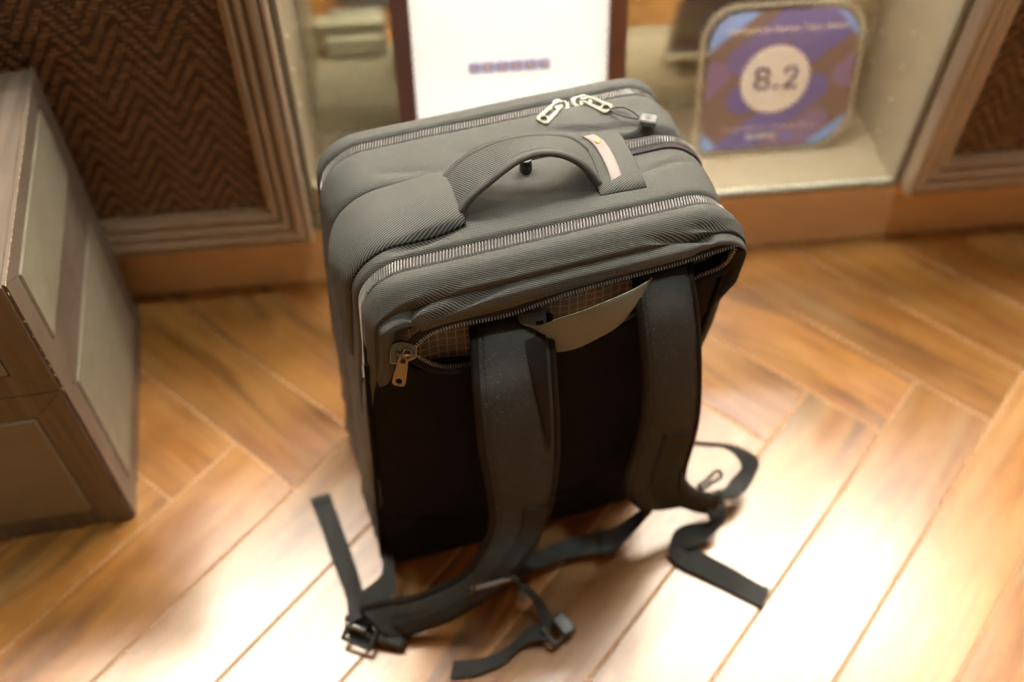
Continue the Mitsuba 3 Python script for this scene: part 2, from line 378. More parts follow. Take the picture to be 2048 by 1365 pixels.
# ---------------------------------------------------------------- display case with a mirror back
dc = thing('display_case', 'glass fronted display case with a mirror back and beige floor, behind the backpack', 'display case')
X0, X1, YM, ZF = -0.128, 0.637, 1.142, 0.100
part(dc, 'case_floor', box(X0, X1, 0.957, YM+.01, 0.080, ZF, .001), 'mat_case')
part(dc, 'mirror', box(X0+.004, X1-.004, YM, YM+.006, ZF, 0.62), 'mat_mirror')
for x in (X0-.002, X1-.004):
    part(dc, 'side_panel', box(x, x+.006, 0.957, YM, ZF, 0.62), 'mat_case')
gl = trimesh.Trimesh([(X0+.004, .9635, ZF+.004), (X1-.004, .9635, ZF+.004), (X1-.004, .9635, .62), (X0+.004, .9635, .62)], [[0, 1, 2], [0, 2, 3]], process=False)
part(dc, 'glass_pane', gl, 'mat_glass')
part(dc, 'glass_edge', box(X0+.004, X1-.004, .9612, .9658, ZF+.0008, ZF+.0040), 'mat_edge', label='pale green lower edge of the glass')
part(dc, 'glass_channel', cat([box(X0+.003, X1-.003, .957, .9608, ZF, ZF+.004, .0006), box(X0+.003, X1-.003, .9662, .970, ZF, ZF+.004, .0006)]), 'mat_case')
pinm = trimesh.creation.icosphere(2, 0.0028); pinm.apply_scale((.45, 1, 1))
PIN = ply(pinm, 'mat_nickel', True)
for y, zs in ((1.035, (.125, .180, .232, .283, .335)), (1.112, (.130, .182, .230, .282))):
    for z in zs: put(dc, 'shelf_pin', PIN, T().translate([X1-.0045, y, z]))
for y, zs in ((0.995, (.15, .27, .32, .365)), (1.09, (.150, .203, .257, .31))):
    for z in zs: put(dc, 'shelf_pin', PIN, T().translate([X0+.0045, y, z]))
h = part(dc, 'hinge', cat([box(-.124, -.021, .9665, .977, .112, .166, .003), box(-.124, -.021, .975, .981, .152, .160, .003), box(-.110, -.024, .975, .984, .101, .136, .004), box(-.100, -.021, .9515, .9615, .104, .166, .003)]), 'mat_nickel', label='brushed metal hinge clamped to the glass')
for x in (-.082, -.048):
    s = trimesh.creation.cylinder(.0055, .004, sections=20); s.apply_transform(trimesh.transformations.rotation_matrix(math.pi/2, (1, 0, 0))); s.apply_translation((x, .9848, .116))
    part(h, 'screw', s, 'mat_nickel', 30)
    s2 = s.copy(); s2.apply_translation((0, -.0345, .004)); part(h, 'screw', s2, 'mat_nickel', 30)
lampm = box(X0+.02, X1-.02, .972, .992, .612, .620)
k = part(dc, 'case_lamp', lampm, 'mat_paper'); scene[k]['emitter'] = {'type': 'area', 'radiance': rgb(*CASE_L)}
part(dc, 'top_rail', box(X0, X1, .957, 1.0, .6205, .640, .001), 'mat_moulding')

# ---------------------------------------------------------------- framed notice
th = math.radians(15.0)
def lean(x, y0, z0, ang): return frame_mat((x, y0, z0), (1, 0, 0), (0, math.sin(ang), math.cos(ang)))
fn = thing('framed_notice', 'white notice with six printed stars in a dark mahogany frame inside the case', 'notice')
MF = lean(-0.010, 0.990, ZF, th)
FW, FH, FB = 0.277, 0.36, 0.0215
def bar(pts): return trimesh.creation.extrude_polygon(sg.Polygon(pts), .016)
for pts in ([(0, 0), (FW, 0), (FW-FB, FB), (FB, FB)], [(FW, 0), (FW, FH), (FW-FB, FH-FB), (FW-FB, FB)], [(FW, FH), (0, FH), (FB, FH-FB), (FW-FB, FH-FB)], [(0, FH), (0, 0), (FB, FB), (FB, FH-FB)]):
    part(fn, 'frame_bar', placed(bar(pts), MF), 'mat_mahogany')
sheet = part(fn, 'sheet', placed(box(FB-.004, FW-FB+.004, FB-.004, FH-FB+.004, .004, .009), MF), 'mat_paper', label='white sheet with an added glow')
scene[sheet]['emitter'] = {'type': 'area', 'radiance': rgb(.42, .42, .40)}  # glow added to whiten the plain sheet
part(fn, 'back_board', placed(box(FB-.006, FW-FB+.006, FB-.006, FH-FB+.006, .0005, .0036), MF), 'mat_mahogany')  # added to block the glow of the sheet towards the mirror
part(fn, 'back_strut', placed(box(FW/2-.02, FW/2+.02, .12, .30, -.004, 0), MF), 'mat_mahogany')
bd = part(fn, 'star_band', placed(box(.087, .1855, .1765, .1895, .009, .0094), MF), 'mat_star_band', label='lavender band of six stars')
for i in range(6):
    cx, cy = .0935+i*.0171, .1830
    part(bd, 'star_tile', placed(box(cx-.0054, cx+.0054, cy-.0056, cy+.0056, .0094, .0097), MF), 'mat_star_tile')
    pts = [(cx+(.0044 if q % 2 == 0 else .0022)*math.sin(q*math.pi/5), cy+(.0044 if q % 2 == 0 else .0022)*math.cos(q*math.pi/5)) for q in range(10)]
    part(bd, 'star', placed(trimesh.creation.extrude_polygon(sg.Polygon(pts), .0004), MF @ trimesh.transformations.translation_matrix((0, 0, .0097))), 'mat_star')
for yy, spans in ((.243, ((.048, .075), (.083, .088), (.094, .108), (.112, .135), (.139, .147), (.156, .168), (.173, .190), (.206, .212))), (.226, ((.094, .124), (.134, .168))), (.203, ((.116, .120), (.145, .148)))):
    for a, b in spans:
        fp = part(fn, 'faint_print', placed(box(a, b, yy-.0011, yy+.0011, .009, .0092), MF), 'mat_faint_ink'); scene[fp]['emitter'] = {'type': 'area', 'radiance': rgb(.34, .34, .33)}  # emission added to keep the ink pale against the glowing sheet

# ---------------------------------------------------------------- award sign
aw = thing('award_sign', 'blue and violet award sign with a white circle reading 8.2, in clear acrylic', 'sign')
MS = lean(0.379, 1.043, ZF+.001, math.radians(16))
AW, AH = 0.212, 0.203
def rounded(x0, y0, x1, y1, rbl, rbr, rtr, rtl, n=12):
    P = []
    for (cx, cy, r, a0) in ((x0+rbl, y0+rbl, rbl, 180), (x1-rbr, y0+rbr, rbr, 270), (x1-rtr, y1-rtr, rtr, 0), (x0+rtl, y1-rtl, rtl, 90)):
        for q in range(n+1):
            t = math.radians(a0+90*q/n); P.append((cx+r*math.cos(t), cy+r*math.sin(t)))
    return sg.Polygon(P).buffer(0)
outer, inner = rounded(0, 0, AW, AH, .004, .052, .046, .046), rounded(.0085, .0085, AW-.0085, AH-.0085, .002, .046, .040, .040)
slab = trimesh.creation.extrude_polygon(outer, .008); part(aw, 'acrylic_slab', placed(slab, MS), 'mat_glass', label='clear acrylic slab')
ring = np.array(outer.exterior.coords)[:-1]
rim = cat([placed(trimesh.creation.extrude_polygon(outer.difference(outer.buffer(-.0022)), .0012), MS @ trimesh.transformations.translation_matrix((0, 0, z))) for z in (.0082, -.0014)])
part(aw, 'acrylic_rim', rim, 'mat_acrylic_edge')
card = trimesh.creation.extrude_polygon(inner, .0012)
cuv = card.vertices[:, :2]-np.array([.0085, .0085])
cardp = placed(card, MS @ trimesh.transformations.translation_matrix((0, 0, .0094)))
cd = part(aw, 'card', cardp, 'mat_card', uv=cuv*np.array([.19/(AW-.017), .19/(AH-.017)]))
ci = trimesh.creation.cylinder(.0465, .0006, sections=64)
part(cd, 'disc', placed(ci, MS @ trimesh.transformations.translation_matrix((.100, .104, .0109))), 'mat_white_ink', label='white disc')
def text(parent, name, s, x, y, width, mat, z, M, bold=False, height=.01, asp=1.0):
    m = meshkit.text_mesh(s, height, .0004, bold)
    k = width/(m.bounds[1][0]-m.bounds[0][0]); m.apply_scale((k, k*asp, 1)); m.apply_translation((x-m.bounds[0][0], y, z))
    return part(parent, name, placed(m, M), mat)
text(cd, 'numeral', '8.2', .072, .091, .058, 'mat_navy_ink', .0112, MS, False)
text(cd, 'heading', 'Courtyard by Marriott Tokyo Station', .030, .168, .158, 'mat_white_ink', .0106, MS, True)
text(cd, 'caption', 'Guest Review Awards 2016', .036, .0335, .128, 'mat_soft_ink', .0106, MS)
text(cd, 'web_name', 'Booking', .070, .0215, .040, 'mat_white_ink', .0106, MS, True)
text(cd, 'web_ending', '.com', .112, .0215, .021, 'mat_blue_ink', .0106, MS, True)
part(aw, 'foot', placed(box(.02, AW-.06, .0, .004, -.035, .0), frame_mat((0.379, 1.043, ZF), (1, 0, 0), (0, 0, 1))), 'mat_glass')

# ---------------------------------------------------------------- two stacked wooden boxes
MB = np.eye(4); by = math.radians(4.3)
MB[:2, 0] = (math.cos(by), math.sin(by)); MB[:2, 1] = (-math.sin(by), math.cos(by)); MB[:3, 3] = (-0.350, 0.6236, 0)
BWd, BDp = 0.42, 0.293
def storage_box(label, z0, z1, zm0, zm1, worn):
    t = thing('storage_box', label, 'box')
    part(t, 'carcass', placed(box(-BWd, -.001, .001, BDp-.001, z0, z1, .002), MB), 'mat_box_wood')
    # frames around the panels on the front and on the right side, mitred
    def rails(to, W, H0, H1, m0, m1, b0, b1, T_):
        for pts in ([(0, H0), (W, H0), (W-m1, b0), (m0, b0)], [(W, H0), (W, H1), (W-m1, b1), (W-m1, b0)], [(W, H1), (0, H1), (m0, b1), (W-m1, b1)], [(0, H1), (0, H0), (m0, b0), (m0, b1)]):
            e = trimesh.creation.extrude_polygon(sg.Polygon(pts).buffer(-.0002), .004)
            part(t, 'frame_rail', placed(e, MB @ T_), 'mat_box_wood')
        part(t, 'leather_panel', placed(box(m0+.0012, W-m1-.0012, b0+.0012, b1-.0012, 0, .0058, .0018), MB @ T_), 'mat_box_panel')
    side = frame_mat((-.001, 0, 0), (0, 1, 0), (0, 0, 1)); front = frame_mat((-BWd, .001, 0), (1, 0, 0), (0, 0, 1))
    rails('side', BDp, z0, z1, .030, .034, zm0, zm1, side)
    rails('front', BWd, z0, z1, .034, .034, zm0-.004, zm1-.006, front)
    if worn:
        g = np.random.default_rng(3); ms = []
        def flakes(a, b, n, r):
            a, b = np.array(a, float), np.array(b, float)
            for _ in range(n):
                p = a+(b-a)*g.random(); s = m3.Manifold.sphere(1, 8).scale(tuple(r*g.uniform(.4, 1.2, 3)*(1+3*np.abs(b-a)/np.linalg.norm(b-a)*g.random()))).translate(tuple(p)); ms.append(man(s))
        flakes((.0026, .0, z1-.0005), (.0026, BDp, z1-.0005), 60, .0007)
        flakes((.0026, -.0024, z0), (.0026, -.0024, z1), 8, .0012); flakes((.0026, -.0024, z1), (-BWd, -.0024, z1), 12, .0008)
        part(t, 'worn_edge', placed(cat(ms), MB), 'mat_gilt', kind='stuff', label='gilt chips along the worn edges')
storage_box('tall lower dark wooden box with leather panels standing on the floor', 0.0, 0.2535, .036, .222, False)
storage_box('shallow upper dark wooden box with chipped gilt edges, stacked on the taller box', 0.2545, 0.403, .290, .382, True)

# ---------------------------------------------------------------- the backpack (built in its own frame: a to its right, b to the back, c up)
bp = thing('backpack', 'dark grey twill travel backpack standing upright on the wooden floor with loose black shoulder straps', 'backpack')
byaw = math.radians(11.0)
MBAG = np.eye(4); MBAG[:2, 0] = (math.cos(byaw), math.sin(byaw)); MBAG[:2, 1] = (-math.sin(byaw), math.cos(byaw)); MBAG[:3, 3] = (-0.062, 0.528, 0)
def bpart(parent, name, mesh, mat, smooth=False, **k): return part(parent, name, placed(mesh, MBAG), mat, smooth, **k)
RIB = {"strap_left":[[[0.1051,0.01,0.3757],[0.1743,0.01,0.3659]],[[0.1012,-0.008,0.382],[0.1686,-0.008,0.3757]],[[0.0971,-0.024,0.3692],[0.165,-0.024,0.3634]],[[0.0941,-0.04,0.3412],[0.1633,-0.04,0.3281]],[[0.0936,-0.05,0.2935],[0.1641,-0.05,0.2754]],[[0.0972,-0.056,0.2368],[0.1634,-0.056,0.2124]],[[0.1001,-0.06,0.1906],[0.1591,-0.06,0.1606]],[[0.097,-0.066,0.1527],[0.1461,-0.066,0.1139]],[[0.0829,-0.0726,0.118],[0.1225,-0.0877,0.112]],[[0.0664,-0.075,0.09],[0.0987,-0.0905,0.075]],[[0.0369,-0.0726,0.07],[0.067,-0.0917,0.05]],[[0.0065,-0.068,0.055],[0.0343,-0.0907,0.03]],[[-0.0234,-0.0592,0.045],[0.0045,-0.0858,0.014]],[[-0.0421,-0.0551,0.035],[-0.018,-0.0876,0.008]]],"strap_right":[[[0.2526,0.01,0.3949],[0.301,0.01,0.397]],[[0.2453,-0.008,0.3996],[0.2948,-0.008,0.3989]],[[0.2441,-0.024,0.3818],[0.2955,-0.024,0.3768]],[[0.2466,-0.036,0.3466],[0.3001,-0.036,0.333]],[[0.2505,-0.043,0.3016],[0.3072,-0.043,0.2737]],[[0.2531,-0.046,0.2474],[0.3127,-0.046,0.2116]],[[0.2502,-0.046,0.1954],[0.3132,-0.046,0.1603]],[[0.2447,-0.049,0.1551],[0.3115,-0.049,0.1263]],[[0.2551,-0.05,0.1053],[0.321,-0.05,0.0832]],[[0.2719,-0.05,0.0724],[0.3332,-0.05,0.0548]]],"strap_end_right":[[[0.3053,-0.052,0.1443],[0.3103,-0.052,0.0628]],[[0.3163,-0.053,0.1129],[0.3222,-0.053,0.0513]],[[0.3329,-0.054,0.0858],[0.3338,-0.054,0.0399]],[[0.3626,-0.055,0.062],[0.3636,-0.055,0.0159]]],"web_left":[[[0.0002,0.0156,0.03],[0.0084,0.0036,0.03]],[[-0.0074,-0.0059,0.034],[0.0044,-0.0096,0.034]],[[-0.0122,-0.0215,0.034],[0.0012,-0.0269,0.034]],[[-0.0257,-0.0285,0.03],[-0.0051,-0.0469,0.03]],[[-0.0414,-0.0336,0.026],[-0.023,-0.0523,0.026]],[[-0.0526,-0.042,0.02],[-0.0406,-0.0558,0.02]],[[-0.0573,-0.0545,0.012],[-0.0428,-0.062,0.012]]],"tail_left":[[[-0.0685,0.1086,0.002],[-0.0455,0.1096,0.002]],[[-0.0639,0.0724,0.004],[-0.0418,0.0708,0.004]],[[-0.061,0.0379,0.006],[-0.0385,0.0321,0.006]],[[-0.0558,-0.0073,0.012],[-0.0363,-0.0092,0.012]],[[-0.0543,-0.0384,0.026],[-0.038,-0.0376,0.026]],[[-0.0578,-0.064,0.03],[-0.0409,-0.0618,0.03]]],"sternum_web_left":[[[0.112,-0.0792,0.06],[0.1156,-0.0885,0.06]],[[0.1253,-0.0857,0.055],[0.1199,-0.0922,0.055]],[[0.1353,-0.0932,0.042],[0.1285,-0.0969,0.042]],[[0.1453,-0.1052,0.022],[0.1344,-0.1059,0.022]],[[0.1487,-0.126,0.01],[0.1365,-0.1222,0.01]]],"sternum_tail_left":[[[0.1447,-0.121,0.012],[0.1386,-0.1386,0.012]],[[0.1241,-0.116,0.01],[0.1141,-0.1329,0.01]],[[0.1048,-0.1243,0.006],[0.0908,-0.1425,0.006]],[[0.0818,-0.131,0.004],[0.0688,-0.1465,0.004]],[[0.0581,-0.1299,0.003],[0.0499,-0.1467,0.003]],[[0.0373,-0.1246,0.002],[0.0292,-0.142,0.002]]],"sternum_web_right":[[[0.1078,-0.0614,0.03],[0.1103,-0.0713,0.03]],[[0.1408,-0.0471,0.026],[0.141,-0.0638,0.026]],[[0.1754,-0.0362,0.018],[0.1697,-0.0577,0.018]],[[0.2123,-0.0341,0.014],[0.2052,-0.0568,0.014]],[[0.2327,-0.0353,0.014],[0.2254,-0.0612,0.014]]],"sternum_anchor_right":[[[0.232,-0.0336,0.016],[0.2234,-0.0629,0.016]],[[0.2464,-0.0389,0.02],[0.237,-0.0648,0.02]],[[0.2636,-0.0393,0.032],[0.2525,-0.0615,0.032]],[[0.275,-0.0445,0.06],[0.278,-0.0544,0.06]]],"web_right":[[[0.352,0.0128,0.075],[0.3499,0.008,0.075]],[[0.3777,0.0053,0.07],[0.3755,0.0005,0.07]],[[0.4016,0.0003,0.062],[0.3929,-0.0025,0.062]],[[0.4195,-0.0097,0.055],[0.4041,-0.0133,0.055]],[[0.4296,-0.0218,0.045],[0.4062,-0.0235,0.045]],[[0.4208,-0.0331,0.04],[0.3982,-0.0268,0.04]],[[0.4056,-0.0457,0.036],[0.3892,-0.0317,0.036]],[[0.3874,-0.0514,0.036],[0.3805,-0.0372,0.036]],[[0.369,-0.0518,0.042],[0.3679,-0.0408,0.042]]],"fold_right":[[[0.3504,-0.0621,0.045],[0.3678,-0.0611,0.045]],[[0.3513,-0.069,0.036],[0.3687,-0.068,0.036]],[[0.3417,-0.0643,0.026],[0.3594,-0.0764,0.026]],[[0.3238,-0.0582,0.018],[0.3439,-0.0814,0.018]],[[0.3111,-0.0614,0.012],[0.324,-0.0848,0.012]],[[0.303,-0.0736,0.007],[0.3189,-0.0844,0.007]]],"tail_right":[[[0.2987,-0.0771,0.01],[0.3245,-0.0762,0.01]],[[0.299,-0.0858,0.007],[0.3305,-0.0829,0.007]],[[0.3131,-0.1068,0.005],[0.3416,-0.0969,0.005]],[[0.3377,-0.1328,0.003],[0.3591,-0.1153,0.003]],[[0.3575,-0.1546,0.0025],[0.3758,-0.1365,0.0025]],[[0.3711,-0.1689,0.002],[0.3886,-0.1514,0.002]]],"hang_loop":[[[0.1435,0.006,0.3833],[0.1687,0.006,0.3808]],[[0.1444,-0.01,0.3884],[0.1662,-0.004,0.38]],[[0.1543,-0.016,0.3906],[0.1668,-0.016,0.3526]],[[0.1663,-0.024,0.4036],[0.1853,-0.022,0.3544]],[[0.1862,-0.028,0.4115],[0.2058,-0.026,0.3669]],[[0.2108,-0.026,0.4145],[0.2263,-0.024,0.3761]],[[0.2354,-0.02,0.4132],[0.2401,-0.02,0.3907]],[[0.257,-0.01,0.4094],[0.2538,-0.008,0.3933]],[[0.262,0.002,0.3978],[0.2408,0.006,0.3954]]],"lock_loop":[[[-0.0597,-0.0479,0.016],[-0.0383,-0.0488,0.016]],[[-0.0624,-0.0619,0.01],[-0.0373,-0.0605,0.01]],[[-0.0532,-0.0772,0.007],[-0.0322,-0.0701,0.007]],[[-0.0307,-0.087,0.008],[-0.0114,-0.0828,0.008]]]}
PT = {"rail_left":[[0.0712,-0.0951,0.098],[0.1084,-0.0961,0.098]],"rail_right":[[0.2811,-0.0522,0.07],[0.3207,-0.0439,0.072]],"ring_right":[[0.3449,-0.0364,0.06],[0.3597,-0.0323,0.062],[0.3749,-0.0264,0.06],[0.3773,-0.0294,0.056],[0.3637,-0.0352,0.056],[0.3484,-0.0385,0.055]],"buckle":[[0.1428,-0.1331,0.012],[0.1644,-0.1318,0.012]],"lockL":[[-0.057,-0.0621,0.02],[-0.0442,-0.0727,0.022],[-0.0155,-0.0878,0.012]],"lockR":[[0.3542,-0.0509,0.045],[0.3639,-0.0609,0.04]],"spring":[[0.1207,-0.0935,0.05],[0.122,-0.0997,0.045]],"slider4":[[0.0412,-0.006,0.3932],[0.0287,-0.012,0.3615]],"zip4_up":[[0.0486,-0.004,0.3905],[0.059,-0.004,0.4012],[0.1252,-0.004,0.4056],[0.1685,-0.004,0.4121],[0.2123,-0.004,0.4167],[0.257,-0.004,0.4181],[0.3022,-0.004,0.4215],[0.3326,-0.003,0.4244]],"zip4_low":[[0.0482,-0.004,0.3839],[0.0572,-0.004,0.3707],[0.0717,-0.004,0.3557],[0.0982,-0.004,0.3487],[0.1259,-0.002,0.3467],[0.1726,-0.0,0.3477],[0.2428,-0.0,0.3527],[0.2947,-0.002,0.3858],[0.3074,-0.003,0.3925],[0.3255,-0.003,0.3976],[0.3342,-0.003,0.4164]],"handle_out":[[0.1068,0.088,0.48],[0.1427,0.1083,0.48],[0.1835,0.1125,0.48],[0.2158,0.1026,0.48],[0.2308,0.0825,0.48]],"handle_in":[[0.1128,0.0502,0.48],[0.1363,0.0728,0.48],[0.1757,0.0886,0.48],[0.2036,0.0806,0.48],[0.2214,0.057,0.48],[0.2288,0.0395,0.48]],"wing":[[0.025,0.1023,0.463],[0.1079,0.1102,0.463],[0.1139,0.0481,0.463],[0.0814,0.0437,0.463],[0.0258,0.0327,0.463]],"strip":[[0.2376,0.1164,0.465],[0.2484,0.1145,0.465],[0.2538,0.0863,0.465],[0.252,0.0549,0.465],[0.2362,0.0522,0.465],[0.2392,0.0778,0.465]],"stud":[[0.1809,0.107,0.455]],"sl1":[[0.237,0.1597,0.462],[0.2071,0.1341,0.462],[0.2566,0.1681,0.462],[0.2764,0.1406,0.462],[0.2872,0.1268,0.462],[0.302,0.1188,0.462]]}
CT, CR = 0.462, 0.046
def lft(c): return -0.011+0.050*c
def rgt(c): return 0.302+0.092*c
def make_outline():
    """the bag's outline in (a, c): from the middle of the bottom clockwise (left side, top, right side), and its outward normals"""
    P = []
    n = 12
    for t in np.linspace(0, 1, 30)[:-1]: P.append((0.15*(1-t)+lft(0)*t+t*.02, 0.003))
    for q in np.linspace(0, 1, n)[:-1]:
        a = math.radians(270-90*q); P.append((lft(.02)+.02+.02*math.cos(a), .023+.02*math.sin(a)))
    for c in np.linspace(.023, CT-CR, 120)[:-1]: P.append((lft(c), c))
    for q in np.linspace(0, 1, 26)[:-1]:
        a = math.radians(180-90*q); P.append((lft(CT-CR)+CR+CR*math.cos(a), CT-CR+CR*math.sin(a)))
    x0, x1 = lft(CT-CR)+CR, rgt(CT-CR)-CR
    for a in np.linspace(x0, x1, 90)[:-1]: P.append((a, CT))
    for q in np.linspace(0, 1, 26)[:-1]:
        a = math.radians(90-90*q); P.append((x1+CR*math.cos(a), CT-CR+CR*math.sin(a)))
    for c in np.linspace(CT-CR, .023, 120)[:-1]: P.append((rgt(c), c))
    for q in np.linspace(0, 1, n)[:-1]:
        a = math.radians(0-90*q); P.append((rgt(.02)-.02+.02*math.cos(a), .023+.02*math.sin(a)))
    for t in np.linspace(0, 1, 30)[:-1]: P.append((rgt(0)-.02+(0.15-rgt(0)+.02)*t, 0.003))
    P = np.array(P); t = np.roll(P, -1, 0)-np.roll(P, 1, 0); t /= np.linalg.norm(t, axis=1, keepdims=True)
    N = np.stack([-t[:, 1], t[:, 0]], 1)
    for _ in range(4): N = (np.roll(N, 1, 0)+N*2+np.roll(N, -1, 0))/4
    return P, N/np.linalg.norm(N, axis=1, keepdims=True)
OP, ON = make_outline()
OS = np.r_[0, np.cumsum(np.linalg.norm(np.diff(OP, axis=0), axis=1))]
TOPW = np.clip((ON[:, 1]+.15)/.9, 0, 1)                                    # 1 on the top, 0 on sides and bottom
def folds(a, b, c, n):
    """cloth waviness, in metres along the normal"""
    p = np.stack([a, b, c], -1)
    side = np.clip(1-np.abs(n[..., 1])*1.4, 0, 1)
    w = (meshkit.fbm(p*[14, 26, 7], 3, 4)-.5)*0.009*side
    w += (meshkit.fbm(p*[9, 30, 30], 3, 9)-.5)*0.0045*(1-side)
    # crumples near the foot of the bag
    low = np.clip((.14-c)/.12, 0, 1)*side
    w += low*(meshkit.fbm(p*[10, 22, 34], 3, 11)-.62)*0.020
    # hollow of the handle well, and the pull towards its ends
    w -= .0075*np.exp(-((a-.175)/.055)**2-((b-.082)/.026)**2)*(1-side)
    return w
def seg(x, y, p, q):
    p, q = np.array(p), np.array(q); v = q-p; t = np.clip(((x-p[0])*v[0]+(y-p[1])*v[1])/(v@v), 0, 1)
    return np.hypot(x-p[0]-t*v[0], y-p[1]-t*v[1]), t
def creases(a, b, d, tw, fr):
    g = 0*a
    for p, q, w, h in (((.030, .028), (.095, .0175), .0028, .0085), ((.045, .036), (.140, .0235), .0026, .0050), ((.322, .0275), (.250, .0150), .0028, .0085), ((.330, .020), (.285, .0130), .0026, .0035), ((.16, .033), (.27, .038), .0028, .0016)):
        e, t = seg(a, d, p, q); g = g+h*np.exp(-(e/w)**2)*np.sin(np.pi*np.clip(t*.8+.2, 0, 1))*fr*tw
    top = tw*(1-fr)
    for p, q, w, h in (((.045, .036), (.110, .045), .0030, .0070), ((.262, .060), (.325, .070), .0040, .0026), ((.205, .136), (.290, .119), .0040, .0050), ((.050, .128), (.110, .119), .0045, .0026), ((.120, .134), (.185, .121), .0045, .0020), ((.275, .108), (.330, .114), .0035, .0060)):
        e, t = seg(a, b, p, q); g = g+h*np.exp(-(e/w)**2)*np.sin(np.pi*np.clip(t*.9+.05, 0, 1))*top
    return g
def dsurf(s, b, d):
    """points of the bag's skin: outline position s (metres along), depth b, inset d"""
    s = np.asarray(s, float); b = np.asarray(b, float); d = np.asarray(d, float)
    s, b, d = np.broadcast_arrays(s, b, d)
    o = np.stack([np.interp(s, OS, OP[:, k]) for k in (0, 1)], -1); n = np.stack([np.interp(s, OS, ON[:, k]) for k in (0, 1)], -1)
    n = n/np.linalg.norm(n, axis=-1, keepdims=True)
    tw = np.interp(s, OS, TOPW)
    fr = np.clip((.018-b)/.012, 0, 1)
    lowside = (1-tw)*np.clip((.375-o[..., 1])/.045, 0, 1)
    b = b+(np.maximum(b, .0068)-b)*lowside
    d = d-.75*np.clip((.335-o[..., 1])/.03, 0, 1)*(1-tw)*np.minimum(d, .0085)*(b < .045)
    k = 1-fr*(1-tw)*np.where(o[..., 0] > .2, .92, .66)
    k = k*(1+fr*tw*np.clip((.19-o[..., 0])/.33, -.5, .6)*.42*np.clip((d-.02)/.03, 0, 1))
    w = folds(o[..., 0], b, o[..., 1], n)
    e = -d*k+w*np.clip(1-fr*.5, 0, 1)-creases(o[..., 0], b, d, tw, fr)
    e = e+np.where(o[..., 0] > .2, .011, 0.)*np.clip((.03-b)/.025, 0, 1)*np.clip(n[..., 0], 0, 1)*np.clip((o[..., 1]-.1)/.2, 0, 1)
    return np.stack([o[..., 0]+n[..., 0]*e, b, np.maximum(o[..., 1]+n[..., 1]*e, .0015)], -1), n
def prof(ctrl, step=.0016):
    from scipy.interpolate import PchipInterpolator
    C = np.array(ctrl); t = np.r_[0, np.cumsum(np.hypot(*np.diff(C, axis=0).T))]
    n = max(int(t[-1]/step), 4); q = np.linspace(0, t[-1], n)
    return PchipInterpolator(t, C[:, 0])(q), PchipInterpolator(t, C[:, 1])(q), q
def loft(ctrl, mat_name, nm, cap0=None, cap1=None, label=None):
    b, d, t = prof(ctrl)
    S = np.arange(0, OS[-1], .0030)
    V, _ = dsurf(S[None, :], b[:, None], d[:, None])
    n, m = V.shape[:2]
    F = [grid_faces(n, m, True)]
    uv = np.stack(np.broadcast_arrays(S[None, :], t[:, None]), -1).reshape(-1, 2)
    V = V.reshape(-1, 3); V = list(V); uv = list(uv)
    for cap, ring in ((cap0, 0), (cap1, n-1)):
        if cap is None: continue
        prev = np.arange(ring*m, ring*m+m); R = np.array([V[i] for i in prev]); cen = R.mean(0)
        for f in (.97, .85, .6, .3):
            Q = cen+(R-cen)*f; Q[:, 1] = R[:, 1]+cap*(1-f*f)
            k0 = len(V); V += list(Q); uv += [(q[0], q[2]) for q in Q]
            nx = np.arange(k0, k0+m); F.append(np.vstack([np.stack([prev, np.roll(prev, -1), np.roll(nx, -1)], 1), np.stack([prev, np.roll(nx, -1), nx], 1)])[:, ::(1 if ring else -1)])
            prev = nx
        k0 = len(V); V.append(cen+np.array([0, cap, 0])); uv.append((cen[0], cen[2]))
        F.append(np.stack([prev, np.roll(prev, -1), np.full(m, k0)], 1)[:, ::(1 if ring else -1)])
    mesh = trimesh.Trimesh(np.array(V), np.vstack(F), process=False)
    if mesh.volume < 0: mesh.invert()
    return bpart(bp, nm, mesh, mat_name, True, uv=np.array(uv), label=label)
lap = loft([(.170, .030), (.184, .022), (.187, .010), (.1850, .002), (.181, 0), (.175, .0005), (.1715, .003), (.1700, .0062), (.166, .0072), (.162, .0062), (.1605, .003), (.156, .0004), (.146, -.001), (.132, -.0005), (.119, .001), (.1135, .004), (.1115, .010), (.1115, .030)], 'mat_twill', 'laptop_compartment', cap0=.001, cap1=0)
mainc = loft([(.1115, .030), (.1110, .010), (.109, .0045), (.104, .0015), (.094, .0003), (.075, -.0008), (.055, -.001), (.042, 0), (.0335, .0015), (.0305, .0046), (.0295, .0072), (.0295, .03)], 'mat_twill', 'main_compartment', cap0=0, cap1=0)
front = loft([(.0295, .03), (.0295, .0082), (.025, .0086), (.0195, .0086), (.0185, .0066), (.0165, .0045), (.0120, .0050), (.0060, .0092), (.0015, .0150), (-.0020, .0205), (-.0010, .0245), (-.0040, .0265), (-.0085, .0310), (-.0095, .0390), (-.0070, .0465), (-.0035, .0515), (.0035, .0540), (.0130, .0550)], 'mat_twill', 'front_pocket', cap0=0, cap1=0)

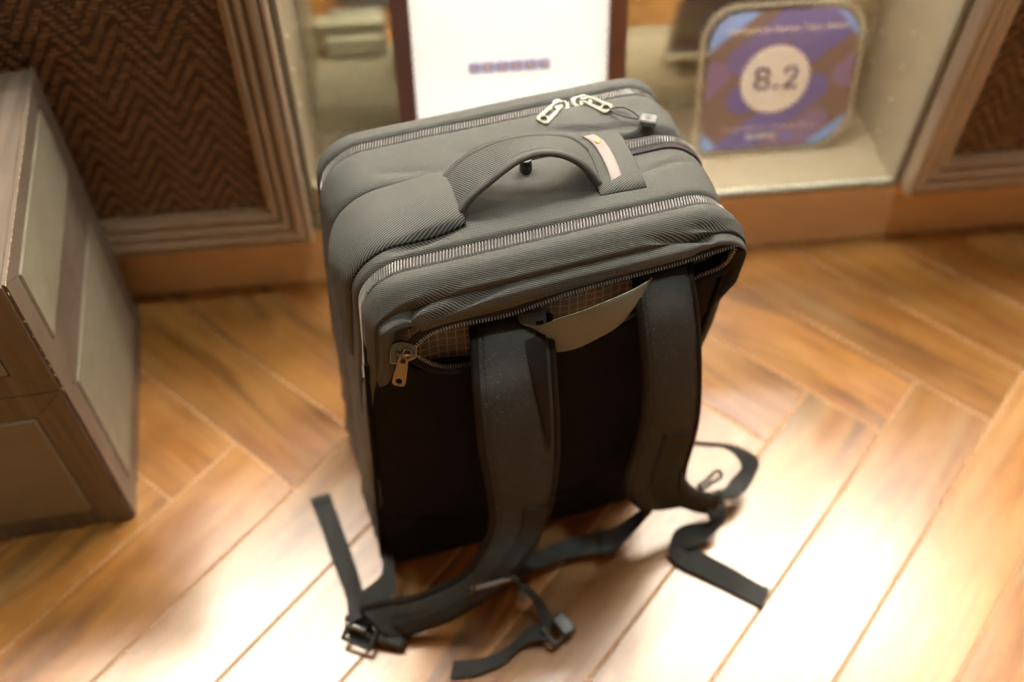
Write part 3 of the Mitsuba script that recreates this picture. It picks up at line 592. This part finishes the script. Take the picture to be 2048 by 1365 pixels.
# zips: tape and teeth along the skin
def s_at(a=None, c=None, side='top'):
    if side == 'top':
        i = np.where(ON[:, 1] > .95)[0]; return np.interp(a, OP[i, 0], OS[i])
    i = np.where((np.abs(ON[:, 1]) < .5) & ((OP[:, 0] < .1) if side == 'left' else (OP[:, 0] > .2)) & (OP[:, 1] > .03))[0]
    o = np.argsort(OP[i, 1]); return np.interp(c, OP[i, 1][o], OS[i][o])
def zip_on_skin(parent, s0, s1, b0, d0, half, pitch, wb=lambda s: 0*s, tape=True):
    S = np.arange(s0, s1, .002); q = np.linspace(-1, 1, 7)
    if tape:
        V, n = dsurf(S[:, None], b0+wb(S)[:, None]+q[None, :]*half*1.95, d0-.0008*(1-np.abs(q[None, :])**2))
        nn = np.stack([n[..., 0], 0*n[..., 0], n[..., 1]], -1)
        top = V+nn*.0008; bot = V-nn*.001
        loop = np.concatenate([top, bot[:, ::-1]], 1); m = loop.shape[1]
        mesh = trimesh.Trimesh(loop.reshape(-1, 3), grid_faces(len(S), m, True), process=False)
        if mesh.volume < 0: mesh.invert()
        bpart(parent, 'zip_tape', mesh, 'mat_tape', 40)
    base = np.array([(-1, -1, 0), (1, -1, 0), (1, 1, 0), (-1, 1, 0), (-.6, -.8, 1), (.6, -.8, 1), (.6, .8, 1), (-.6, .8, 1)], float)
    bf = np.array([[0, 1, 5], [0, 5, 4], [1, 2, 6], [1, 6, 5], [2, 3, 7], [2, 7, 6], [3, 0, 4], [3, 4, 7], [4, 5, 6], [4, 6, 7]])
    sc = np.arange(s0, s1, pitch); V, F = [], []
    for j, off in enumerate((-1, 1)):
        s = sc+(pitch/2 if j else 0)
        p, n = dsurf(s, b0+wb(s)+off*half*.42, np.full_like(s, d0-.0016))
        p2, _ = dsurf(s+.0004, b0+wb(s)+off*half*.42, np.full_like(s, d0-.0016)); t = p2-p; t /= np.linalg.norm(t, axis=1, keepdims=True)
        N = np.stack([n[:, 0], 0*n[:, 0], n[:, 1]], 1); Bv = np.cross(N, t); Bv /= np.linalg.norm(Bv, axis=1, keepdims=True)
        sl = .30
        for i in range(len(s)):
            x, y = t[i]+Bv[i]*0, Bv[i]+t[i]*sl
            V.append(p[i]+base[:, :1]*x*pitch*.27+base[:, 1:2]*y*half*.52+base[:, 2:]*N[i]*.0019); F.append(bf+8*len(F))
    mesh = trimesh.Trimesh(np.vstack(V), np.vstack(F), process=False)
    if np.einsum('ij,ij->', np.cross(mesh.triangles[8::10, 1]-mesh.triangles[8::10, 0], mesh.triangles[8::10, 2]-mesh.triangles[8::10, 0]), np.repeat(N[:1], len(mesh.triangles[8::10]), 0)) < 0 and False: mesh.invert()
    bpart(parent, 'zip_teeth', mesh, 'mat_teeth', kind='stuff')
zip_on_skin(lap, s_at(c=.12, side='left'), s_at(c=.12, side='right'), .1660, .0062, .0046, .0025)
zip_on_skin(mainc, s_at(a=.262), s_at(c=.33, side='right'), .0915, -.0015, .0040, .0024)
zip_on_skin(front, s_at(c=.33, side='left'), s_at(c=.33, side='right'), .0245, .0076, .0058, .0027)

# front: padded panel, lining behind the open zip, two open chains of teeth
up, low = np.array(PT['zip4_up']), np.array(PT['zip4_low'])
def chain(parent, P, face, n_off, nm='zip_teeth', tape='mat_tape'):
    L = np.linalg.norm(np.diff(P, axis=0), axis=1).sum(); n = int(L/.0024)
    C = spline(P, n); t = np.gradient(C, axis=0); t /= np.linalg.norm(t, axis=1, keepdims=True)
    f = np.array(face, float); N = np.broadcast_to(f, C.shape); w = np.cross(N, t); w /= np.linalg.norm(w, axis=1, keepdims=True)
    base = np.array([(-1, -1, 0), (1, -1, 0), (1, 1, 0), (-1, 1, 0), (-.6, -.7, 1), (.6, -.7, 1), (.6, .7, 1), (-.6, .7, 1)], float)
    bf = np.array([[0, 1, 5], [0, 5, 4], [1, 2, 6], [1, 6, 5], [2, 3, 7], [2, 7, 6], [3, 0, 4], [3, 4, 7], [4, 5, 6], [4, 6, 7], [0, 2, 1], [0, 3, 2]])
    V = [C[i]+base[:, :1]*t[i]*.00072+base[:, 1:2]*w[i]*.0020+base[:, 2:]*N[i]*.0016 for i in range(n)]
    m = trimesh.Trimesh(np.vstack(V), np.vstack([bf+8*i for i in range(n)]), process=False)
    bpart(parent, nm, m, 'mat_teeth', kind='stuff')
    top, uv_, *_ = ribbon(C+w*n_off*.0015, C+w*n_off*.0075, .0012, n=80, m=5); bpart(parent, 'zip_tape', top, tape, True)
chain(front, up-[0, .005, 0], (0, -.80, .60), 1)
# panel against the wearer's back
A_ = np.linspace(0, 1, 90); K_ = np.linspace(0, 1, 110)
lowc = spline(np.vstack([[.030, -.002, .389], low[1:]]), 200)
def low_c(a): return np.interp(a, lowc[:, 0], lowc[:, 2])
VV, UV = [], []
for k in K_:
    for q in A_:
        for _ in (0,):
            a = .030+(.337-.030)*q
            ctop = low_c(a)-.002; c = .0025+(ctop-.0025)*k
            a2 = (lft(c)+.0035)+((rgt(c)-.005+.0040*min(max((c-.1)/.2, 0), 1))-(lft(c)+.0035))*q
            rim = min(q, 1-q)*.31; bulge = .010*(1-math.exp(-rim/.012))+.004*math.sin(math.pi*q)*math.sin(math.pi*min(k, 1))
            foot = max(0, (.07-c)/.07)
            VV.append((a2, .0065-bulge+.003*foot**2, c)); UV.append((a2, c))
VV = np.array(VV); VV[:, 1] += (meshkit.fbm(VV*[16, 1, 12], 3, 5)-.5)*.006
back = VV.copy(); back[:, 1] = .0135
g1 = grid_faces(110, 90)
mesh = trimesh.Trimesh(np.vstack([VV, back]), np.vstack([g1, g1[:, ::-1]+len(VV)]), process=False)
rimi = list(range(90))+[90*i+89 for i in range(1, 110)]+[90*109+j for j in range(88, -1, -1)]+[90*i for i in range(108, 0, -1)]
e = np.array(rimi); e2 = np.roll(e, -1)
mesh = trimesh.Trimesh(mesh.vertices, np.vstack([mesh.faces, np.stack([e, e+len(VV), e2], 1), np.stack([e2, e+len(VV), e2+len(VV)], 1)]), process=False)
if mesh.volume < 0: mesh.invert()
pan = bpart(bp, 'back_panel', mesh, 'mat_twill_dark', True, uv=np.vstack([UV, UV]), label='black padded panel behind the straps')
chain(pan, low-[0, .003, 0], (0, -.80, .60), -1, tape='mat_binding')
for q in (0, 89):
    E_ = VV.reshape(110, 90, 3)[4:106:3, q]-[0, .002, 0]; bpart(pan, 'piping', tube(E_, .0022), 'mat_twill_dark', True)
seam = [(a, -.0035-.004*math.sin(math.pi*(a-.01)/.29), .115-.055*math.sin(math.pi*(a-.01)/.29)) for a in np.linspace(.016, .300, 40)]
bpart(pan, 'seam', tube(np.array(seam), .0013, 6), 'mat_binding', True)
lin = trimesh.Trimesh([(.035, .0125, .32), (.340, .0125, .32), (.338, .0085, .445), (.036, .0085, .405)], [[0, 1, 2], [0, 2, 3]], process=False)
nl = 40; la = np.linspace(.046, .330, nl)
LV = np.array([(a, .0030+.0016*k-.0015*math.sin(a*70)-.0007*math.sin(a*190+k), .32+k*(.070+.038*(a-.034)/.304)/5) for k in range(6) for a in la])
lm = trimesh.Trimesh(np.vstack([LV, LV+[0, .001, 0]]), np.vstack([grid_faces(6, nl), grid_faces(6, nl)[:, ::-1]+len(LV)]), process=False)
bpart(front, 'lining', lm, 'mat_lining', True, uv=np.vstack([LV[:, [0, 2]]]*2), label='brown checked lining in the open zip')

# sliders
def zip_pull(length, width, thick, hole=True, slot=False):
    P = sg.Polygon([(-width*.36, 0), (width*.36, 0), (width*.5, length*.75), (width*.5, length), (-width*.5, length), (-width*.5, length*.75)]).buffer(-width*.30).buffer(width*.30)
    if hole: P = P.difference(sg.Point(0, length*.84).buffer(width*.24))
    P = P.difference(sg.box(-width*.13, length*.06, width*.13, length*.20 if not slot else length*.66).buffer(width*.05))
    b = P.buffer(-thick*.3)
    m = cat([trimesh.creation.extrude_polygon(P, thick*.6)])
    c = trimesh.creation.extrude_polygon(b, thick); c.apply_translation((0, 0, -thick*.2))
    return cat([m, c])
def slider_body(L, W, H):
    a = m3.Manifold.batch_hull([m3.Manifold.sphere(H*.35, 12).translate((x, y, H*.35)) for x, y in ((-L*.5, -W*.26), (-L*.5, W*.26), (L*.1, -W*.5), (L*.1, W*.5), (L*.5, -W*.42), (L*.5, W*.42))])
    return man(a)
def arch(L, H, r):
    t = np.linspace(0, math.pi, 14); return tube(np.stack([-L/2*np.cos(t), 0*t, H*np.sin(t)**.7], 1), r, 8)
def slider(parent, o, along, normal, pull_dir, pull_normal, mat, L=.012, W=.0105, H=.005, pl=.022, pw=.010, slot=False, label=None):
    across = np.cross(normal, along)
    M = frame_mat(o, along, across)
    s = bpart(parent, 'zip_slider', placed(slider_body(L, W, H), M), mat, 40, label=label)
    bpart(s, 'bridge', placed(arch(L*.75, H*1.25, .0013), M @ trimesh.transformations.translation_matrix((0, 0, H*.45))), mat, True)
    ring_ = trimesh.creation.torus(pw*.34, .0013, major_sections=20, minor_sections=8); bpart(s, 'ring', placed(ring_, M @ trimesh.transformations.translation_matrix((-L*.1, 0, H*1.15)) @ trimesh.transformations.rotation_matrix(.5, (1, 0, 0))), mat, True)
    pd_ = np.array(pull_dir, float); pd_ /= np.linalg.norm(pd_); pn = np.array(pull_normal, float); x = np.cross(pd_, pn)
    Mp = frame_mat(np.array(o)+np.array(normal)*H*1.25+pd_*.001, x, pd_)
    bpart(s, 'pull', placed(zip_pull(pl, pw, .0022, True, slot), Mp), mat, label=label)
    return s
Z = np.array([0, 0, 1.0])
slider(lap, (.233, .1635, .4575), (1, .05, 0), Z, (-.78, -.62, .02), (0.05, -.1, 1), 'mat_steel', pl=.030, pw=.0125, slot=True, L=.015, W=.0135, label='pale steel zip slider')
slider(lap, (.255, .1655, .4575), (-1, -.05, 0), Z, (.60, -.80, .02), (-.05, -.1, 1), 'mat_steel', pl=.029, pw=.0125, slot=True, L=.015, W=.0135, label='pale steel zip slider')
zs4 = slider(front, (.0405, -.0085, .3905), (-1, 0, .25), np.array((0, -.85, .52)), (-.30, -.25, -.93), (-.35, -.9, .2), 'mat_bronze', pl=.030, pw=.0112, L=.019, W=.017, H=.0065, label='bronze zip slider with hanging pull')
# cord loop and rubber tab on the second pull
c0 = np.array([.2725, .1425, .4655]); e0 = np.array([.2925, .1225, .4665])
for off in (-.0035, .0035):
    P = spline(np.array([c0, (c0*.6+e0*.4)+[off*1.0, off*1.2, .0015], (c0*.25+e0*.75)+[off*.8, off*.8, .001], e0+[off*.25, off*.25, 0]]), 20)
    bpart(lap, 'cord', tube(P, .0009, 8), 'mat_handle_binding', True)
MT = frame_mat((.2990, .1165, .4640), (.85, -.50, 0), (.50, .85, 0))
tab = placed(box(-.0075, .0075, -.0058, .0058, 0, .0062, .0012), MT); bpart(lap, 'rubber_tab', tab, 'mat_rubber', label='grey rubber tab on a cord')
for (x0, x1, y0, y1) in ((-.0028, .0028, -.0022, -.0016), (-.0028, .0028, .0016, .0022), (-.0028, -.0022, -.0022, .0022), (-.001, .001, -.0008, .0004)):
    bpart(bp+'__laptop_compartment__rubber_tab' if False else lap, 'tab_mark', placed(box(x0, x1, y0, y1, .0061, .0064), MT), 'mat_plastic')

# handle: wings sewn to the skin, arched band with bound edges, leather strip, stud
def wing(nm, s0, s1, b0, b1, lift, mat, endlift=0.0, label=None):
    S = np.linspace(s0, s1, 60); q = np.linspace(0, 1, 24)
    u = np.linspace(0, 1, 60)
    B0 = np.interp(u, np.linspace(0, 1, len(b0)), b0); B1 = np.interp(u, np.linspace(0, 1, len(b1)), b1)
    b = B0[:, None]+(B1-B0)[:, None]*q[None, :]
    h = .0012+lift*(np.sin(np.pi*q)**.55)[None, :]*(.35+.65*np.clip(u*3, 0, 1))[:, None]*np.clip((1.0-u)*40+.6, 0, 1)[:, None]+endlift*(u**3)[:, None]*np.sin(np.pi*(.15+.7*q))[None, :]
    V, n = dsurf(S[:, None], b, 0*b-h)
    N = np.stack([n[..., 0], 0*n[..., 0], n[..., 1]], -1); bot = V-N*np.minimum(.0045, h+.0008)[..., None]
    P = np.concatenate([V, bot[:, ::-1]], 1); m = P.shape[1]
    uv = np.stack([np.broadcast_to(S[:, None], b.shape), b], -1); uv = np.concatenate([uv, uv[:, ::-1]], 1)
    F = list(grid_faces(60, m, True))
    for base_, rev in ((0, 0), (59*m, 1)):
        for j in range(23):
            a_, b_, c_, d_ = base_+j, base_+j+1, base_+m-2-j, base_+m-1-j
            F += [[a_, b_, c_], [a_, c_, d_]]
    mesh = trimesh.Trimesh(P.reshape(-1, 3), np.array(F), process=False)
    if mesh.volume < 0: mesh.invert()
    return bpart(mainc, nm, mesh, mat, True, uv=uv.reshape(-1, 2), label=label)
wing('handle_wing', s_at(c=.330, side='left'), s_at(a=.112), [.046, .044, .040, .041, .046], [.093, .098, .103, .107, .110], .0075, 'mat_twill', .006)
wing('handle_wing', s_at(a=.228), s_at(a=.268), [.046, .045, .044], [.112, .115, .117], .0085, 'mat_twill', .0)
HO = np.array([(.104, .094, .466), (.120, .099, .478), (.1435, .100, .4895), (.1700, .094, .4985), (.1950, .090, .498), (.2158, .091, .488), (.2310, .092, .4700)])
HI = np.array([(.108, .056, .466), (.120, .058, .480), (.1370, .060, .4920), (.1640, .065, .5035), (.1930, .066, .5010), (.2150, .060, .488), (.2290, .054, .4680)])
hm, huv, hL, hR, _ = ribbon(HO, HI, .0035, n=70, m=11, crown=.0012)
hd = bpart(mainc, 'carry_handle', hm, 'mat_twill', True, uv=huv, label='arched carry handle')
for E_ in (hL, hR): bpart(hd, 'bound_edge', tube(E_, .0034, 10), 'mat_handle_binding', True)
for E_, G_ in ((hL, hR), (hR, hL)):
    C = E_*.86+G_*.14; st = []
    for i in range(2, 68): st.append(tube(np.array([C[i]+[0, 0, .0022], C[i]*.45+C[i+1]*.55+[0, 0, .0022]]), .00035, 5))
    bpart(hd, 'stitching', cat(st), 'mat_binding', kind='stuff')
LSL = np.array([(.2375, .1165, .4640), (.2400, .100, .4700), (.2412, .085, .4708), (.2410, .065, .4695), (.2400, .048, .4640)])
ls, luv, *_ = ribbon(LSL, LSL+[.0100, 0, 0], .0016, n=40, m=5)
ls_k = bpart(mainc, 'leather_strip', ls, 'mat_leather', True, label='pale pink leather strip across the handle end')
em = trimesh.creation.cylinder(.0022, .0008, sections=24); em.apply_scale((1, 1.4, 1)); em.apply_translation((.2447, .1000, .4718)); bpart(ls_k, 'emblem', em, 'mat_emblem', label='small stamped emblem')
stp = spheres_hull([(.1800, .0985, .456), (.1800, .0985, .4640)], .0054, 20); bpart(mainc, 'cord_stopper', stp, 'mat_plastic', 40, label='black cord stopper')
stc = trimesh.creation.cylinder(.0047, .0012, sections=24); stc.apply_translation((.1800, .0985, .4694)); bpart(mainc, 'stopper_cap', stc, 'mat_rubber', 40)

# hanging loop of grey webbing
L_, R_ = np.array(RIB['hang_loop'])[:, 0], np.array(RIB['hang_loop'])[:, 1]
m_, uv_, *_ = ribbon(L_, R_, .0016, n=70, m=7); bpart(bp, 'hanging_loop', m_, 'mat_grey_webbing', True, uv=uv_, label='grey webbing hanging loop')

# shoulder straps
def strap(kind, nm, seam_at, label):
    A = np.array(RIB[kind])
    m_, uv_, L_, R_, N_ = ribbon(A[:, 0], A[:, 1], .012, n=110, m=17, lens=.75)
    k = bpart(bp, nm, m_, 'mat_strap', True, uv=uv_, label=label)
    for E_ in (L_, R_):
        bpart(k, 'bound_edge', tube(E_, .0037, 10), 'mat_binding', True)
    C = (L_+R_)/2; n = N_ if (N_[30]@np.array([0, -1, 0])) > 0 else -N_
    i0, i1, x0, x1 = seam_at
    q0, q1 = L_+(R_-L_)*x0, L_+(R_-L_)*x1
    sm, su, *_ = ribbon((q0+n*.0062)[i0:i1:4], (q1+n*.0062)[i0:i1:4], .0022, n=40, m=7)
    bpart(k, 'webbing', sm, 'mat_webbing', True, uv=su)
    if kind == 'strap_left':
        j = np.arange(4, 36, 4); t_ = np.linspace(0, 1, len(j))[:, None]
        pa, pb = L_[j]+(R_-L_)[j]*(.60+.26*t_)+n[j]*.0063, L_[j]+(R_-L_)[j]*.90+n[j]*.0058
        pm, pu, *_ = ribbon(pa, pb, .0014, n=30, m=5); bpart(k, 'patch', pm, 'mat_binding', True, label='smooth dark wedge')
    st = []
    for side, f in ((L_, .10), (R_, .10)):
        O_ = R_ if side is L_ else L_
        D = side+(O_-side)*f+n*.0056
        for i in range(3, 105, 1): st.append(tube(np.array([D[i], D[i]*.5+D[i+1]*.5]), .00035, 4))
    bpart(k, 'stitching', cat(st), 'mat_thread' if False else 'mat_binding', kind='stuff')
    return k, L_, R_, n
sl, *_ = strap('strap_left', 'shoulder_strap', (53, 106, .50, .92), 'padded shoulder strap, the one trailing towards the camera')
sr, *_ = strap('strap_right', 'shoulder_strap', (62, 108, .40, .86), 'padded shoulder strap on the side of the award sign')
def band(parent, nm, kind, mat='mat_webbing', th=.0018, lens=.2, **k):
    A = np.array(RIB[kind]); m_, uv_, *_ = ribbon(A[:, 0], A[:, 1], th, n=60, m=7, lens=lens); return bpart(parent, nm, m_, mat, True, uv=uv_, **k)
band(sr, 'strap_tip', 'strap_end_right', 'mat_strap', .008, .6)
band(bp, 'lower_webbing', 'web_left'); band(bp, 'lower_webbing', 'lock_loop'); tl = band(bp, 'webbing_tail', 'tail_left', label='loose webbing tail')
band(bp, 'lower_webbing', 'web_right'); band(bp, 'lower_webbing', 'fold_right'); tr = band(bp, 'webbing_tail', 'tail_right', label='loose webbing tail')
for kk, nm in ((tl, 'tail_left'), (tr, 'tail_right')):
    A = np.array(RIB[nm]); i, j = (0, 1) if nm == 'tail_left' else (5, 4)
    e0_, e1_ = A[i], A[i]*.72+A[j]*.28
    m_, uv_, *_ = ribbon(np.array([e0_[0], e1_[0]])+[0, 0, .0016], np.array([e0_[1], e1_[1]])+[0, 0, .0016], .0016, n=8, m=5); bpart(kk, 'hem', m_, 'mat_webbing', uv=uv_)
sw = band(bp, 'sternum_webbing', 'sternum_web_left', th=.0014); band(bp, 'sternum_webbing', 'sternum_tail_left'); band(bp, 'sternum_webbing', 'sternum_web_right'); band(bp, 'sternum_webbing', 'sternum_anchor_right', th=.004)
for nm in ('rail_left', 'rail_right'):
    P = np.array(PT[nm]); bpart(bp, 'sternum_rail', tube(spline(np.vstack([P[0], P.mean(0)+[0, -.001, .001], P[1]]), 14), .0026, 10), 'mat_gunmetal', True, label='grey metal rail of the sternum strap')
    for A_, B_ in ((P[0], P[1]), (P[1], P[0])): bpart(bp, 'rail_end', spheres_hull([A_+(A_-B_)*.06, A_+(A_-B_)*.12+[0, 0, -.006]], .0040, 12), 'mat_plastic', 40)
bpart(bp, 'cord_ring', tube(spline(np.vstack([PT['ring_right'], PT['ring_right'][:1]]), 40)[:-1], .0022, 8, True), 'mat_handle_binding', True)
P = np.array(PT['spring']); bpart(bp, 'cord_end', cat([placed(trimesh.creation.torus(.0022, .0008, major_sections=12, minor_sections=6), frame_mat(P[0]+(P[1]-P[0])*t, np.cross(P[1]-P[0], Z), Z)) for t in np.linspace(0, 1, 4)]), 'mat_rubber', True)
def lock(o, x, y, W, Lg, label=None):
    """a ladder lock: frame with cross bars"""
    M = frame_mat(o, x, y)
    parts_ = [spheres_hull([(-W/2, s*Lg/2, 0), (W/2, s*Lg/2, 0)], .0024, 12) for s in (-1, 0, 1)]+[spheres_hull([(s*W/2, -Lg/2, 0), (s*W/2, Lg/2, 0)], .0026, 12) for s in (-1, 1)]
    return bpart(bp, 'ladder_lock', placed(cat(parts_), M), 'mat_plastic', 40, label=label)
lock((-.0480, -.0720, .018), (.75, -.60, -.1), (.55, .75, .3), .030, .024)
bpart(bp, 'lock_bar', tube(np.array([(-.060, -.0610, .024), (-.043, -.0735, .024)]), .0030, 10), 'mat_gunmetal', True)
bpart(bp, 'lock_tongue', spheres_hull([(-.030, -.084, .012), (-.012, -.094, .008), (-.022, -.070, .016), (-.004, -.082, .010)], .0045, 12), 'mat_plastic', 40)
lock((.3590, -.0560, .044), (.8, .25, -.3), (-.2, .7, .6), .024, .022)
# female half of the sternum buckle
Bo = np.array([.1440, -.1310, .013]); bx = np.array([.93, .35, 0.0])
MBk = frame_mat(Bo, bx, (-.35, .93, .1))
shell = m3.Manifold.batch_hull([m3.Manifold.sphere(.003, 12).translate(p) for p in ((.010, -.011, -.004), (.010, .011, -.004), (.010, -.011, .004), (.010, .011, .004), (.024, -.0125, -.005), (.024, .0125, -.005), (.024, -.0125, .005), (.024, .0125, .005))])
cut = m3.Manifold.cube((.022, .021, .0075), True).translate((.020, 0, 0))
bk = bpart(bp, 'buckle', placed(man((shell-cut).scale((.85, .85, .85))), MBk), 'mat_plastic', 30, label='open black side-release buckle half')
bpart(bk, 'buckle_bar', placed(cat([spheres_hull([(-.006, -.011, 0), (-.006, .011, 0)], .0028, 12), spheres_hull([(-.006, -.011, 0), (.010, -.010, 0)], .0025, 12), spheres_hull([(-.006, .011, 0), (.010, .010, 0)], .0025, 12)]), MBk), 'mat_plastic', 40)
